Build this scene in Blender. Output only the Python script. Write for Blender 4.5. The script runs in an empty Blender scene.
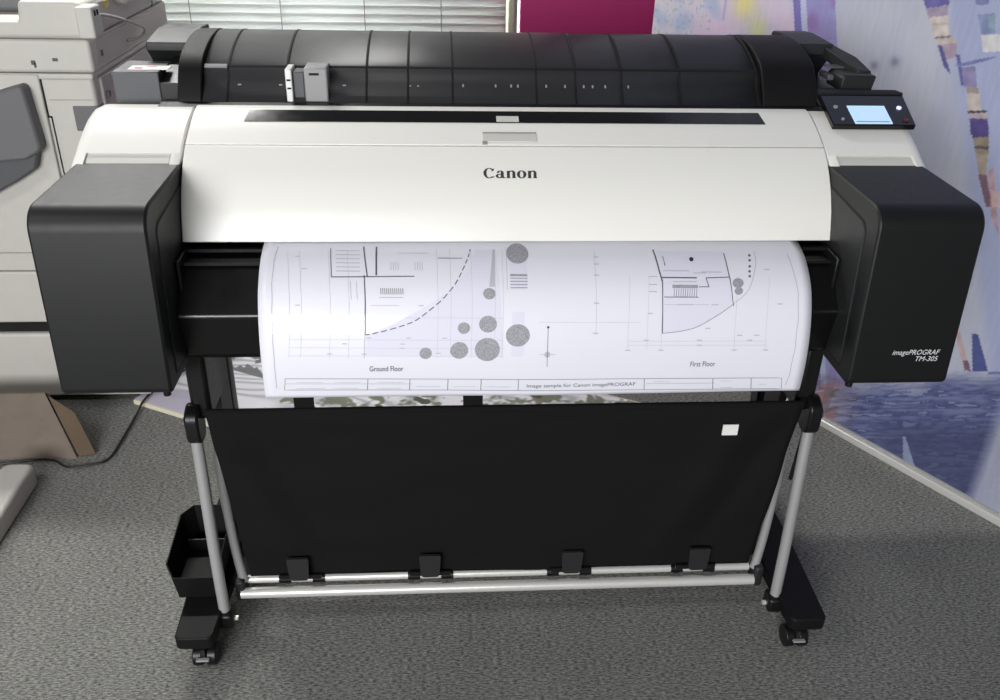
import bpy, bmesh, math, random
from mathutils import Vector, Matrix
R = math.radians
random.seed(7)
scene = bpy.context.scene
COL = scene.collection

# ------------------------------------------------------------------ materials
def lin(c):
    c = c / 255.0
    return c / 12.92 if c <= 0.04045 else ((c + 0.055) / 1.055) ** 2.4
def rgb(c): return (lin(c[0]), lin(c[1]), lin(c[2]), 1.0)

def mat(name, col, rough=0.5, metal=0.0, spec=0.5, var=0.0, vscale=60, bump=0.0, bscale=400, coat=0.0):
    m = bpy.data.materials.new(name); m.use_nodes = True
    nt = m.node_tree; b = nt.nodes['Principled BSDF']
    b.inputs['Base Color'].default_value = rgb(col)
    b.inputs['Roughness'].default_value = rough
    b.inputs['Metallic'].default_value = metal
    b.inputs['Specular IOR Level'].default_value = spec
    b.inputs['Coat Weight'].default_value = coat
    tc = nt.nodes.new('ShaderNodeTexCoord')
    n = nt.nodes.new('ShaderNodeTexNoise'); n.inputs['Scale'].default_value = vscale
    nt.links.new(tc.outputs['Object'], n.inputs['Vector'])
    mr = nt.nodes.new('ShaderNodeMapRange')
    mr.inputs['To Min'].default_value = max(0, rough - 0.04); mr.inputs['To Max'].default_value = min(1, rough + 0.04)
    nt.links.new(n.outputs['Fac'], mr.inputs['Value']); nt.links.new(mr.outputs['Result'], b.inputs['Roughness'])
    if var > 0:
        mx = nt.nodes.new('ShaderNodeMix'); mx.data_type = 'RGBA'
        mx.inputs[6].default_value = rgb([max(0, v * (1 - var)) for v in col])
        mx.inputs[7].default_value = rgb([min(255, v * (1 + var)) for v in col])
        nt.links.new(n.outputs['Fac'], mx.inputs[0]); nt.links.new(mx.outputs[2], b.inputs['Base Color'])
    if bump > 0:
        n2 = nt.nodes.new('ShaderNodeTexNoise'); n2.inputs['Scale'].default_value = bscale
        nt.links.new(tc.outputs['Object'], n2.inputs['Vector'])
        bp = nt.nodes.new('ShaderNodeBump'); bp.inputs['Strength'].default_value = bump; bp.inputs['Distance'].default_value = 0.001
        nt.links.new(n2.outputs['Fac'], bp.inputs['Height']); nt.links.new(bp.outputs['Normal'], b.inputs['Normal'])
    return m

def emit_mat(name, col, strength):
    m = mat(name, col, 0.3)
    b = m.node_tree.nodes['Principled BSDF']
    b.inputs['Emission Color'].default_value = rgb(col); b.inputs['Emission Strength'].default_value = strength
    return m

def vcol_mat(name, rough=0.5, attr='Print'):
    m = mat(name, (200, 200, 200), rough)
    nt = m.node_tree; a = nt.nodes.new('ShaderNodeAttribute'); a.attribute_name = attr
    nt.links.new(a.outputs['Color'], nt.nodes['Principled BSDF'].inputs['Base Color'])
    return m

def smoky(name, tint, amount):
    m = bpy.data.materials.new(name); m.use_nodes = True; nt = m.node_tree
    b = nt.nodes['Principled BSDF']; out = nt.nodes['Material Output']
    b.inputs['Base Color'].default_value = rgb((62, 62, 64)); b.inputs['Roughness'].default_value = 0.42
    t = nt.nodes.new('ShaderNodeBsdfTransparent'); t.inputs['Color'].default_value = rgb(tint)
    n = nt.nodes.new('ShaderNodeTexNoise'); n.inputs['Scale'].default_value = 8
    mr = nt.nodes.new('ShaderNodeMapRange'); mr.inputs['To Min'].default_value = amount - .05; mr.inputs['To Max'].default_value = amount + .05
    nt.links.new(n.outputs['Fac'], mr.inputs['Value'])
    mx = nt.nodes.new('ShaderNodeMixShader'); nt.links.new(mr.outputs['Result'], mx.inputs['Fac'])
    nt.links.new(b.outputs[0], mx.inputs[1]); nt.links.new(t.outputs[0], mx.inputs[2]); nt.links.new(mx.outputs[0], out.inputs[0])
    return m

M = dict(
    white=mat('printer_white_plastic', (236, 235, 229), 0.32, spec=0.45, bump=0.03, bscale=900),
    recess=mat('light_grey_plastic', (205, 204, 198), 0.45),
    box=mat('charcoal_plastic', (16, 17, 18), 0.5, spec=0.4, bump=0.05, bscale=1200),
    boxside=mat('charcoal_side_plastic', (32, 33, 34), 0.5, spec=0.4, bump=0.05, bscale=1200),
    black=mat('black_plastic', (17, 17, 18), 0.4, spec=0.4),
    blackgloss=mat('glossy_black_plastic', (14, 14, 16), 0.12, spec=0.5),
    guide=mat('output_guide_plastic', (10, 10, 11), 0.3, spec=0.5),
    groove=mat('seam_shadow_black', (8, 8, 9), 0.8),
    seam=mat('grey_seam', (150, 148, 140), 0.6),
    smoke=smoky('smoky_cover', (150, 152, 158), 0.35),
    cap=mat('matt_black_plastic', (12, 12, 13), 0.6, spec=0.25),
    rib=mat('dark_rib', (30, 30, 32), 0.35),
    midgrey=mat('grey_plastic', (150, 150, 150), 0.45),
    darkgrey=mat('dark_grey_plastic', (82, 83, 86), 0.5),
    alu=mat('brushed_aluminium', (222, 221, 216), 0.32, metal=0.35, var=0.03, vscale=200),
    tube=mat('grey_painted_tube', (172, 172, 172), 0.4, metal=0.3),
    cloth=mat('black_basket_cloth', (21, 21, 22), 0.85, spec=0.15, var=0.12, vscale=900, bump=0.3, bscale=1500),
    clip=mat('black_rubber_clip', (34, 34, 36), 0.55),
    paper=mat('white_plotter_paper', (232, 232, 242), 0.45, spec=0.5, coat=.6),
    label=mat('white_label', (235, 235, 232), 0.5),
    red=mat('red_print', (190, 60, 60), 0.5),
    maroon=mat('dark_brown_plastic', (62, 55, 56), 0.5),
    copier=mat('off_white_copier_plastic', (196, 194, 187), 0.5, var=0.015, vscale=30),
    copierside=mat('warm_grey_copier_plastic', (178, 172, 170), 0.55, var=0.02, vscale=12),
    tray=mat('slate_grey_tray', (106, 106, 108), 0.6),
    kraft=mat('brown_cardboard', (120, 109, 99), 0.85, var=0.08, vscale=25, bump=0.1, bscale=120),
    kraftin=mat('brown_cardboard_flap', (100, 85, 68), 0.85, var=0.08, vscale=25),
    cord=mat('black_rubber_cord', (18, 18, 20), 0.5),
    cable=mat('grey_cable', (165, 160, 158), 0.5),
    wall=mat('grey_wall_paint', (150, 150, 152), 0.8, var=0.02, vscale=6, bump=0.05, bscale=200),
    magenta=mat('magenta_board', (176, 28, 104), 0.55, var=0.03, vscale=4),
    blind=mat('white_blind_slat', (226, 230, 228), 0.45, var=0.01, vscale=20),
    framegreen=mat('pale_green_window_frame', (176, 186, 160), 0.5),
    cream=mat('cream_board_edge', (226, 220, 198), 0.5),
    board=mat('lilac_white_board', (206, 200, 216), 0.55, var=0.02, vscale=10),
    screen=emit_mat('lcd_screen', (176, 206, 232), 0.62),
    led=emit_mat('lit_power_button', (205, 205, 255), 1.0),
    redbtn=mat('dark_red_button', (92, 28, 28), 0.4),
    ink=mat('grey_ink', (96, 96, 104), 0.7),
    inklight=mat('pale_grey_ink', (188, 188, 198), 0.7),
    inkfaint=mat('faint_lilac_ink', (222, 222, 236), 0.7),
    inkblob=mat('mid_grey_ink', (140, 140, 146), 0.7, var=0.45, vscale=520),
    inkblack=mat('black_ink', (40, 40, 44), 0.7),
    logo=mat('dark_grey_logo_ink', (58, 58, 60), 0.5),
    whiteink=mat('white_ink', (225, 225, 230), 0.5),
    backdrop=vcol_mat('backdrop_print', 0.5),
    photo=vcol_mat('photo_print', 0.35),
    yellow=mat('yellow_sticker', (214, 196, 70), 0.5), blue=mat('blue_sticker', (80, 96, 170), 0.5),
)
bn_ = M['blind'].node_tree; tr_ = bn_.nodes.new('ShaderNodeBsdfTranslucent'); tr_.inputs['Color'].default_value = (.9, .9, .9, 1)
mx_ = bn_.nodes.new('ShaderNodeMixShader'); mx_.inputs['Fac'].default_value = .35
bn_.links.new(bn_.nodes['Principled BSDF'].outputs[0], mx_.inputs[1]); bn_.links.new(tr_.outputs[0], mx_.inputs[2]); bn_.links.new(mx_.outputs[0], bn_.nodes['Material Output'].inputs[0])
# carpet
def carpet():
    m = bpy.data.materials.new('grey_loop_carpet'); m.use_nodes = True; nt = m.node_tree; b = nt.nodes['Principled BSDF']
    b.inputs['Roughness'].default_value = 0.95; b.inputs['Specular IOR Level'].default_value = 0.1
    tc = nt.nodes.new('ShaderNodeTexCoord')
    mp = nt.nodes.new('ShaderNodeMapping'); mp.inputs['Scale'].default_value = (110, 330, 1)
    nt.links.new(tc.outputs['Object'], mp.inputs['Vector'])
    n = nt.nodes.new('ShaderNodeTexNoise'); n.inputs['Scale'].default_value = 1.0; n.inputs['Detail'].default_value = 3; n.inputs['Roughness'].default_value = .7
    nt.links.new(mp.outputs['Vector'], n.inputs['Vector'])
    n3 = nt.nodes.new('ShaderNodeTexNoise'); n3.inputs['Scale'].default_value = 5; n3.inputs['Detail'].default_value = 3
    nt.links.new(tc.outputs['Object'], n3.inputs['Vector'])
    cr = nt.nodes.new('ShaderNodeValToRGB')
    cr.color_ramp.elements[0].position = 0.36; cr.color_ramp.elements[0].color = rgb((78, 79, 77))
    cr.color_ramp.elements[1].position = 0.66; cr.color_ramp.elements[1].color = rgb((168, 168, 162))
    nt.links.new(n.outputs['Fac'], cr.inputs['Fac'])
    mx = nt.nodes.new('ShaderNodeMix'); mx.data_type = 'RGBA'; mx.blend_type = 'MULTIPLY'; mx.inputs[0].default_value = 1
    mr = nt.nodes.new('ShaderNodeMapRange'); mr.inputs['To Min'].default_value = .8; mr.inputs['To Max'].default_value = 1.15
    nt.links.new(n3.outputs['Fac'], mr.inputs['Value'])
    nt.links.new(cr.outputs['Color'], mx.inputs[6]); nt.links.new(mr.outputs['Result'], mx.inputs[7])
    nt.links.new(mx.outputs[2], b.inputs['Base Color'])
    bp = nt.nodes.new('ShaderNodeBump'); bp.inputs['Strength'].default_value = 0.6; bp.inputs['Distance'].default_value = 0.003
    nt.links.new(n.outputs['Fac'], bp.inputs['Height']); nt.links.new(bp.outputs['Normal'], b.inputs['Normal'])
    return m
M['carpet'] = carpet()

# ------------------------------------------------------------------ helpers
def obj(name, bm, m, parent=None, smooth=False, bevel=0.0, seg=2, thick=0.0):
    me = bpy.data.meshes.new(name); bmesh.ops.recalc_face_normals(bm, faces=bm.faces) if not getattr(bm, '_', None) else None
    bm.to_mesh(me); bm.free()
    o = bpy.data.objects.new(name, me); COL.objects.link(o)
    me.materials.append(M[m] if isinstance(m, str) else m)
    if smooth:
        for p in me.polygons: p.use_smooth = True
        me.set_sharp_from_angle(angle=R(35))
    if thick:
        s = o.modifiers.new('Solid', 'SOLIDIFY'); s.thickness = thick; s.offset = 0
    if bevel:
        b = o.modifiers.new('Bevel', 'BEVEL'); b.width = bevel; b.segments = seg; b.limit_method = 'ANGLE'; b.angle_limit = R(35)
    if parent: o.parent = parent
    return o
def thing(name, label, cat, loc=(0, 0, 0), group=None):
    o = bpy.data.objects.new(name, None); COL.objects.link(o); o.empty_display_size = .05
    o.location = loc; o['label'] = label; o['category'] = cat
    if group: o['group'] = group
    return o
def tag(o, label, cat, group=None):
    o['label'] = label; o['category'] = cat
    if group: o['group'] = group
    return o
def struct(o): o['kind'] = 'structure'; return o

def add_box(bm, x0, x1, y0, y1, z0, z1, mx=None):
    vs = [bm.verts.new((x, y, z)) for x in (x0, x1) for y in (y0, y1) for z in (z0, z1)]
    for f in ((0, 1, 3, 2), (4, 6, 7, 5), (0, 4, 5, 1), (2, 3, 7, 6), (0, 2, 6, 4), (1, 5, 7, 3)):
        bm.faces.new([vs[i] for i in f])
    if mx is not None:
        for v in vs: v.co = mx @ v.co
    return vs
def box(name, m, parent, x0, x1, y0, y1, z0, z1, bevel=0.0, mx=None, seg=2):
    bm = bmesh.new(); add_box(bm, x0, x1, y0, y1, z0, z1, mx); return obj(name, bm, m, parent, bevel=bevel, seg=seg, smooth=bevel > 0)
def boxes(name, m, parent, lst, bevel=0.0):
    bm = bmesh.new()
    for b in lst: add_box(bm, *b)
    return obj(name, bm, m, parent, bevel=bevel, smooth=bevel > 0)

def fillet(pts, rad, n=6):
    """round the corners of a closed 2-D polygon; rad = one radius or one per corner"""
    out = []; N = len(pts)
    for i in range(N):
        r = rad[i] if isinstance(rad, (list, tuple)) else rad
        p = Vector(pts[i]); a = Vector(pts[i - 1]) - p; b = Vector(pts[(i + 1) % N]) - p
        if r <= 0: out.append(tuple(p)); continue
        ang = a.angle(b); d = min(r / math.tan(ang / 2), a.length * .49, b.length * .49); rr = d * math.tan(ang / 2)
        p0 = p + a.normalized() * d; p1 = p + b.normalized() * d
        c = p + (a.normalized() + b.normalized()).normalized() * (rr / math.sin(ang / 2))
        v0 = p0 - c; v1 = p1 - c; t = v0.angle_signed(v1)
        for k in range(n + 1):
            q = -t * k / n
            out.append((c.x + v0.x * math.cos(q) - v0.y * math.sin(q), c.y + v0.x * math.sin(q) + v0.y * math.cos(q)))
    return out
def extr(bm, pts, a, b, axis='x'):
    """extrude a closed polygon between a and b. axis x: pts are (y,z); y: (x,z); z: (x,y)"""
    def P(p, t): return {'x': (t, p[0], p[1]), 'y': (p[0], t, p[1]), 'z': (p[0], p[1], t)}[axis]
    A = [bm.verts.new(P(p, a)) for p in pts]; B = [bm.verts.new(P(p, b)) for p in pts]
    bm.faces.new(A); bm.faces.new(B[::-1]); n = len(pts)
    for i in range(n): bm.faces.new((A[i], B[i], B[(i + 1) % n], A[(i + 1) % n]))
def ext(name, m, parent, pts, a, b, axis='x', bevel=0.0, smooth=True):
    bm = bmesh.new(); extr(bm, pts, a, b, axis); return obj(name, bm, m, parent, smooth=smooth, bevel=bevel)
def add_tube(bm, path, r, n=12, caps=True):
    path = [Vector(p) for p in path]; rings = []; up = None
    for i, p in enumerate(path):
        d = (path[min(i + 1, len(path) - 1)] - path[max(i - 1, 0)]).normalized()
        if up is None:
            up = d.orthogonal().normalized()
        up = (up - d * up.dot(d)).normalized(); s = d.cross(up)
        rr = r[i] if isinstance(r, (list, tuple)) else r
        rings.append([bm.verts.new(p + (up * math.cos(2 * math.pi * k / n) + s * math.sin(2 * math.pi * k / n)) * rr) for k in range(n)])
    for a, b in zip(rings, rings[1:]):
        for k in range(n): bm.faces.new((a[k], a[(k + 1) % n], b[(k + 1) % n], b[k]))
    if caps: bm.faces.new(rings[0][::-1]); bm.faces.new(rings[-1])
def tube(name, m, parent, path, r, n=14):
    bm = bmesh.new(); add_tube(bm, path, r, n); return obj(name, bm, m, parent, smooth=True)
def smoothpath(pts, k=8):
    pts = [Vector(p) for p in pts]; out = []
    for i in range(len(pts) - 1):
        p0 = pts[max(i - 1, 0)]; p1 = pts[i]; p2 = pts[i + 1]; p3 = pts[min(i + 2, len(pts) - 1)]
        for j in range(k):
            t = j / k
            out.append(0.5 * ((2 * p1) + (-p0 + p2) * t + (2 * p0 - 5 * p1 + 4 * p2 - p3) * t * t + (-p0 + 3 * p1 - 3 * p2 + p3) * t ** 3))
    out.append(pts[-1]); return out

class Surf:
    """a sheet that is straight along X and follows a (y,z) profile; (x,t) -> point, t = arc length"""
    def __init__(s, prof, k=8):
        s.p = [Vector((p[0], p[1])) for p in (smoothpath([(a, b, 0) for a, b in prof], k) if k else prof)]
        s.t = [0]
        for a, b in zip(s.p, s.p[1:]): s.t.append(s.t[-1] + (b - a).length)
    def at(s, t):
        for i in range(len(s.t) - 1):
            if t <= s.t[i + 1] or i == len(s.t) - 2:
                q = (t - s.t[i]) / (s.t[i + 1] - s.t[i]); d = (s.p[i + 1] - s.p[i]).normalized()
                return s.p[i].lerp(s.p[i + 1], q), d
    def pt(s, x, t, off=0.0, side=1):
        p, d = s.at(t); n = Vector((d.y, -d.x)) * side
        return Vector((x, p.x + n.x * off, p.y + n.y * off))
    def t_at(s, idx, val):   # first t where coordinate idx (0=y, 1=z) passes val
        for i in range(len(s.p) - 1):
            a, b = s.p[i][idx], s.p[i + 1][idx]
            if (a - val) * (b - val) <= 0 and a != b: return s.t[i] + (s.t[i + 1] - s.t[i]) * (val - a) / (b - a)
        return s.t[-1]

def text_mesh(body, size, shear=0.0, align='LEFT'):
    c = bpy.data.curves.new('t', 'FONT'); c.body = body; c.size = size; c.shear = shear; c.align_x = align; c.resolution_u = 3
    o = bpy.data.objects.new('t', c); COL.objects.link(o)
    bpy.context.view_layer.update()
    dg = bpy.context.evaluated_depsgraph_get(); me = bpy.data.meshes.new_from_object(o.evaluated_get(dg))
    bpy.data.objects.remove(o); bpy.data.curves.remove(c)
    return me
def join_mapped(bm, me, f):
    vs = [bm.verts.new(f(v.co)) for v in me.vertices]
    for p in me.polygons:
        try: bm.faces.new([vs[i] for i in p.vertices])
        except ValueError: pass

# ================================================================== SETTING
def grid_noise(): pass
bm = bmesh.new(); add_box(bm, -4.5, 4.5, -4.5, 1.75, -0.05, 0)
struct(obj('floor', bm, 'carpet'))
bm = bmesh.new()
for b in ((-4.5, -1.35, 1.68, 1.80, 0, 2.7), (.16, 4.5, 1.68, 1.80, 0, 2.7), (-1.35, .16, 1.68, 1.80, 0, .78), (-1.35, .16, 1.68, 1.80, 2.15, 2.7)): add_box(bm, *b)
struct(obj('wall_back', bm, 'wall'))
win = struct(boxes('window_1', 'framegreen', None, [(-1.35, -1.31, 1.66, 1.74, .78, 2.15), (.115, .135, 1.62, 1.74, .78, 2.15), (-1.31, .115, 1.66, 1.74, .78, .82), (-1.31, .115, 1.66, 1.74, 2.11, 2.15), (-.66, -.63, 1.68, 1.74, .82, 2.11)], bevel=.003))
pane = bpy.data.materials.new('window_glass'); pane.use_nodes = True
pb = pane.node_tree.nodes['Principled BSDF']; pb.inputs['Transmission Weight'].default_value = 1; pb.inputs['Roughness'].default_value = .02
box('pane', pane, win, -1.31, .115, 1.715, 1.72, .82, 2.11)
# venetian blind
bl = thing('venetian_blind', 'white horizontal-slat venetian blind hanging across the window at the back', 'window blind', (-.63, 1.6, .80))
bm = bmesh.new()
z = .765
while z < 2.12:
    rows = []
    for k in range(5):
        u = k / 4; y = -.012 + .024 * u; zz = z - .63 * 0 + (.032 * u) + .003 * math.sin(math.pi * u)
        rows.append([bm.verts.new((x, -y * .7 - .0, zz - .80)) for x in (-.66, .735)])
    for a, b in zip(rows, rows[1:]): bm.faces.new((a[0], a[1], b[1], b[0]))
    z += .0265
obj('slats', bm, 'blind', bl, smooth=True, thick=.001)
for x in (-.55, -.29, .0, .27, .52):
    box('ladder_cord', 'seam', bl, x - .0015, x + .0015, -.022, -.020, -.03, 1.32)
box('head_rail', 'blind', bl, -.66, .735, -.02, .02, 1.32, 1.36, bevel=.003)
box('bottom_rail', 'blind', bl, -.66, .735, -.012, .012, -.055, -.04, bevel=.003)
# wall strip beside the window and the magenta board
mg = box('magenta_board', 'magenta', None, .14, .72, 1.44, 1.47, 0, 2.2, bevel=.002)
tag(mg, 'tall magenta display board standing between the blinds and the printed backdrop', 'display board')

# ------------------------------------------------------------------ printed backdrop
BP = Vector((.922, .533, 0)); BD = Vector((.519, -.855, 0)).normalized(); BN = Vector((-BD.y, BD.x, 0)) * -1  # BN points towards the room
if BN.dot(Vector((-1, -1, 0))) < 0: BN = -BN
def inpoly(x, y, P):
    c = False; j = len(P) - 1
    for i in range(len(P)):
        if (P[i][1] > y) != (P[j][1] > y) and x < (P[j][0] - P[i][0]) * (y - P[i][1]) / (P[j][1] - P[i][1]) + P[i][0]: c = not c
        j = i
    return c
from mathutils import noise
def mixc(a, b, t): return tuple(a[i] * (1 - t) + b[i] * t for i in range(3))
def nz(x, y, s, o=0.0): return noise.noise(Vector((x * s, y * s, o)))
def band(x, a, b, soft=.01): # 1 inside a..b
    return max(0, min(1, (x - a) / soft)) * max(0, min(1, (b - x) / soft))
SHAPES = [
    ([(0.048, 1.118), (0.109, 1.125), (0.115, 1.107), (0.065, 1.092)], (104, 98, 158), 1),
    ([(0.064, 1.093), (0.113, 1.105), (0.118, 1.085), (0.076, 1.074)], (158, 146, 166), 1),
    ([(0.078, 1.076), (0.118, 1.085), (0.132, 1.045), (0.098, 1.037)], (198, 188, 182), 1),
    ([(0.085, 1.065), (0.121, 1.071), (0.123, 1.067), (0.088, 1.06)], (176, 160, 160), 0.7),
    ([(0.099, 1.038), (0.135, 1.047), (0.137, 1.043), (0.101, 1.034)], (130, 122, 126), 1),
    ([(0.107, 1.035), (0.147, 1.044), (0.154, 1.029), (0.114, 1.021)], (188, 174, 168), 1),
    ([(0.111, 1.024), (0.153, 1.034), (0.161, 1.007), (0.134, 0.995)], (160, 144, 160), 1),
    ([(0.111, 1.023), (0.121, 1.024), (0.159, 0.968), (0.138, 0.982)], (88, 86, 142), 1),
    ([(0.157, 1.011), (0.165, 1.012), (0.196, 0.953), (0.187, 0.951)], (94, 94, 150), 1),
    ([(0.165, 0.992), (0.202, 1.007), (0.242, 1.021), (0.243, 1.018), (0.205, 1.0), (0.167, 0.986)], (112, 120, 168), 1),
    ([(0.177, 0.987), (0.206, 0.995), (0.222, 0.954), (0.194, 0.951)], (136, 130, 166), 1),
    ([(0.197, 0.951), (0.227, 0.953), (0.244, 0.909), (0.216, 0.901)], (186, 176, 170), 1),
    ([(0.198, 0.951), (0.226, 0.954), (0.229, 0.942), (0.203, 0.939)], (150, 136, 136), 1),
    ([(0.215, 0.903), (0.256, 0.913), (0.257, 0.908), (0.217, 0.898)], (72, 66, 84), 1),
    ([(0.221, 0.899), (0.257, 0.908), (0.261, 0.893), (0.227, 0.886)], (172, 158, 160), 1),
    ([(0.224, 0.889), (0.262, 0.896), (0.273, 0.864), (0.236, 0.855)], (92, 76, 132), 1),
    ([(0.226, 0.883), (0.265, 0.892), (0.276, 0.861), (0.242, 0.85)], (84, 72, 128), 1),
    ([(0.242, 0.851), (0.276, 0.861), (0.286, 0.823), (0.258, 0.821)], (140, 130, 112), 1),
    ([(0.25, 0.836), (0.281, 0.841), (0.282, 0.834), (0.253, 0.83)], (92, 84, 92), 1),
    ([(0.258, 0.821), (0.285, 0.823), (0.292, 0.783), (0.278, 0.776)], (160, 146, 132), 1),
    ([(0.276, 0.778), (0.294, 0.783), (0.325, 0.719), (0.312, 0.715)], (120, 92, 104), 1),
    ([(0.295, 0.792), (0.303, 0.802), (0.356, 0.663), (0.328, 0.7)], (176, 140, 144), 0.9),
    ([(0.311, 0.753), (0.335, 0.754), (0.344, 0.724), (0.325, 0.719)], (196, 170, 168), 0.8),
    ([(0.326, 0.412), (0.334, 0.421), (0.387, 0.337), (0.37, 0.335)], (184, 156, 152), 0.85),
    ([(0.362, 0.354), (0.374, 0.36), (0.388, 0.336), (0.373, 0.334)], (110, 84, 112), 0.9),
    ([(0.364, 0.425), (0.377, 0.431), (0.424, 0.355), (0.391, 0.339)], (66, 74, 132), 0.9),
    ([(0.424, 0.355), (0.457, 0.371), (0.459, 0.364), (0.426, 0.348)], (66, 74, 132), 0.5),
    ([(0.276, 0.092), (0.283, 0.093), (0.334, 0.018), (0.296, 0.019)], (140, 150, 178), 0.9),
    ([(0.166, 1.128), (0.196, 1.131), (0.198, 1.117), (0.173, 1.112)], (116, 124, 170), 0.9),
    ([(0.182, 1.095), (0.218, 1.102), (0.229, 1.065), (0.202, 1.058)], (122, 134, 168), 0.9),
    ([(0.204, 1.096), (0.219, 1.099), (0.226, 1.074), (0.214, 1.072)], (140, 164, 170), 0.8),
    ([(0.201, 1.057), (0.26, 1.069), (0.27, 1.036), (0.213, 1.025)], (206, 204, 202), 0.9),
]
def bd_colour(s, z):
    c = (170, 173, 192)
    c = mixc(c, (184, 187, 198), max(0, min(1, .5 + 1.1 * nz(s, z * .4, 9))))
    # left side: pastel panes
    sv = s - (1.07 - z) * .30
    if sv < -.29:
        c = (198, 195, 206)
        c = mixc(c, (208, 188, 212), max(0, min(1, nz(s, z, 9, 3) * 1.6 + .45)) * (1 if s > -.62 else .25))
        c = mixc(c, (164, 176, 208), max(0, min(.8, nz(s, z, 16, 5) * 1.8)))
        k = nz(s, z, 90, 8)
        if s < -.55 and k > .3: c = mixc(c, (150, 158, 190), .6)
        if s > -.56 and z < .93 + .5 * (s + .56): c = mixc(c, (210, 192, 216), .6)
        g = math.exp(-((s + .385) ** 2 + (z - .985) ** 2) / .0009); c = mixc(c, (196, 202, 140), min(1, g * .8))
        g = math.exp(-((s + .44) ** 2 + (z - 1.04) ** 2) / .0012); c = mixc(c, (216, 204, 128), min(1, g * .9))
        if abs(s + .505) < .004 and z > .99: c = mixc(c, (160, 150, 196), .6)
    elif sv < -.268: c = (122, 112, 178)
    elif sv < -.250: c = (184, 188, 218)
    elif sv < -.165:
        c = (146, 140, 190)
        c = mixc(c, (146, 112, 170), max(0, min(.8, nz(s, z, 18, 1) * 1.6 + .1)))
        c = mixc(c, (150, 154, 196), max(0, min(.8, nz(s, z, 26, 4) * 2)))
    # faint spots on the pale tower
    for (a, b, w) in ((-.03, .955, .0001), (.02, .972, .00012), (.055, .79, .0002), (.01, .79, .0002)):
        c = mixc(c, (112, 116, 140), .8 * math.exp(-((s - a) ** 2 + (z - b) ** 2) / w))
    # right of the ladder a bluer field
    d = s - (.10 + (1.1 - z) * .42)
    if d > 0 and z > .25: c = mixc(c, (156, 164, 198), min(1, d / .03) * .8)
    # lower part of the print: horizontal blue brush strokes, dim light painted into them
    wz = z - .545 * s
    lo = max(0, min(1, (.125 - wz + .03 * nz(s, z, 9)) / .05))
    if lo > 0:
        st = noise.noise(Vector((s * 9, wz * 85, 2.0))) + .7 * noise.noise(Vector((s * 34, wz * 170, 6.0)))
        blue = mixc((104, 112, 152), (62, 68, 114), max(0, min(1, .55 + st * 1.2)))
        if st > .40: blue = mixc(blue, (132, 140, 170), .8)
        dk = max(0, min(1, (.02 - wz) / .08)) * max(0, min(1, (s - .15) / .1)); blue = mixc(blue, (50, 54, 88), dk * .6)  # painted shade, deepening towards the lower right
        c = mixc(c, blue, lo * .92 * (1 - .85 * band(s, .46, .60, .03)))
        # warm bits at the left
        wl = max(0, min(1, (.15 - s) / .12)) * max(0, min(1, (s + .3) / .1))
        if wl > 0:
            w = mixc((184, 176, 188), (150, 132, 142), max(0, min(1, .4 + st * 1.2)))
            if abs(s - .045) < .012: w = mixc(w, (128, 104, 108), .6)
            if nz(s, wz * 2, 22, 9) > .25: w = mixc(w, (176, 108, 98), .6)
            if nz(s, wz * 2, 26, 15) > .3: w = mixc(w, (120, 104, 84), .7)
            c = mixc(c, w, wl * lo * .95)
    for P, col, op in SHAPES:
        if inpoly(s, z, P): c = mixc(c, tuple(v * (1 + .12 * nz(s, z, 60, 7)) for v in col), op)
    v = 1 + .03 * nz(s, z * .15, 120, 2)
    return tuple(max(0, min(255, q * v)) for q in c)
S0, S1, ZT = -.772, 1.15, 2.15
ss = [S0 + i * .0028 for i in range(530)] + [.72, .9, S1]
zs = [.03 + i * (1.17 / 400) for i in range(401)] + [1.25, 1.35, 1.5, 1.7, 1.9, ZT]
verts = [tuple(BP + BD * s + BN * .018 + Vector((0, 0, z))) for z in zs for s in ss]
W = len(ss)
faces = [(j * W + i, j * W + i + 1, (j + 1) * W + i + 1, (j + 1) * W + i) for j in range(len(zs) - 1) for i in range(W - 1)]
me = bpy.data.meshes.new('printed_panel'); me.from_pydata(verts, [], faces)
at = me.color_attributes.new('Print', 'FLOAT_COLOR', 'POINT')
buf = []
for z in zs:
    for s in ss: buf += list(rgb(bd_colour(s, z)))
at.data.foreach_set('color', buf)
me.materials.append(M['backdrop'])
bdt = thing('exhibition_backdrop', 'tall printed backdrop with a lavender cityscape behind the printer on the right', 'backdrop', tuple(BP + BD * .2))
pp = bpy.data.objects.new('printed_panel', me); COL.objects.link(pp); pp.parent = bdt; pp.location = -bdt.location
bm = bmesh.new()
def bdbox(bm, s0, s1, n0, n1, z0, z1):
    mx = Matrix(((BD.x, BN.x, 0, BP.x), (BD.y, BN.y, 0, BP.y), (0, 0, 1, 0), (0, 0, 0, 1)))
    add_box(bm, s0, s1, n0, n1, z0, z1, mx)
bdbox(bm, S0, S1, -.012, .016, .02, ZT); o = obj('backing_board', bm, 'midgrey', bdt); o.location = -bdt.location
bm = bmesh.new(); bdbox(bm, S0, S1, -.03, .03, 0, .022); o = obj('base_rail', bm, 'alu', bdt, bevel=.004, smooth=True); o.location = -bdt.location

# ================================================================== PRINTER
P = thing('wide_format_printer', 'large white and black wide-format printer on a wheeled stand with a cloth basket', 'printer', (0, 0, 0))
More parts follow.
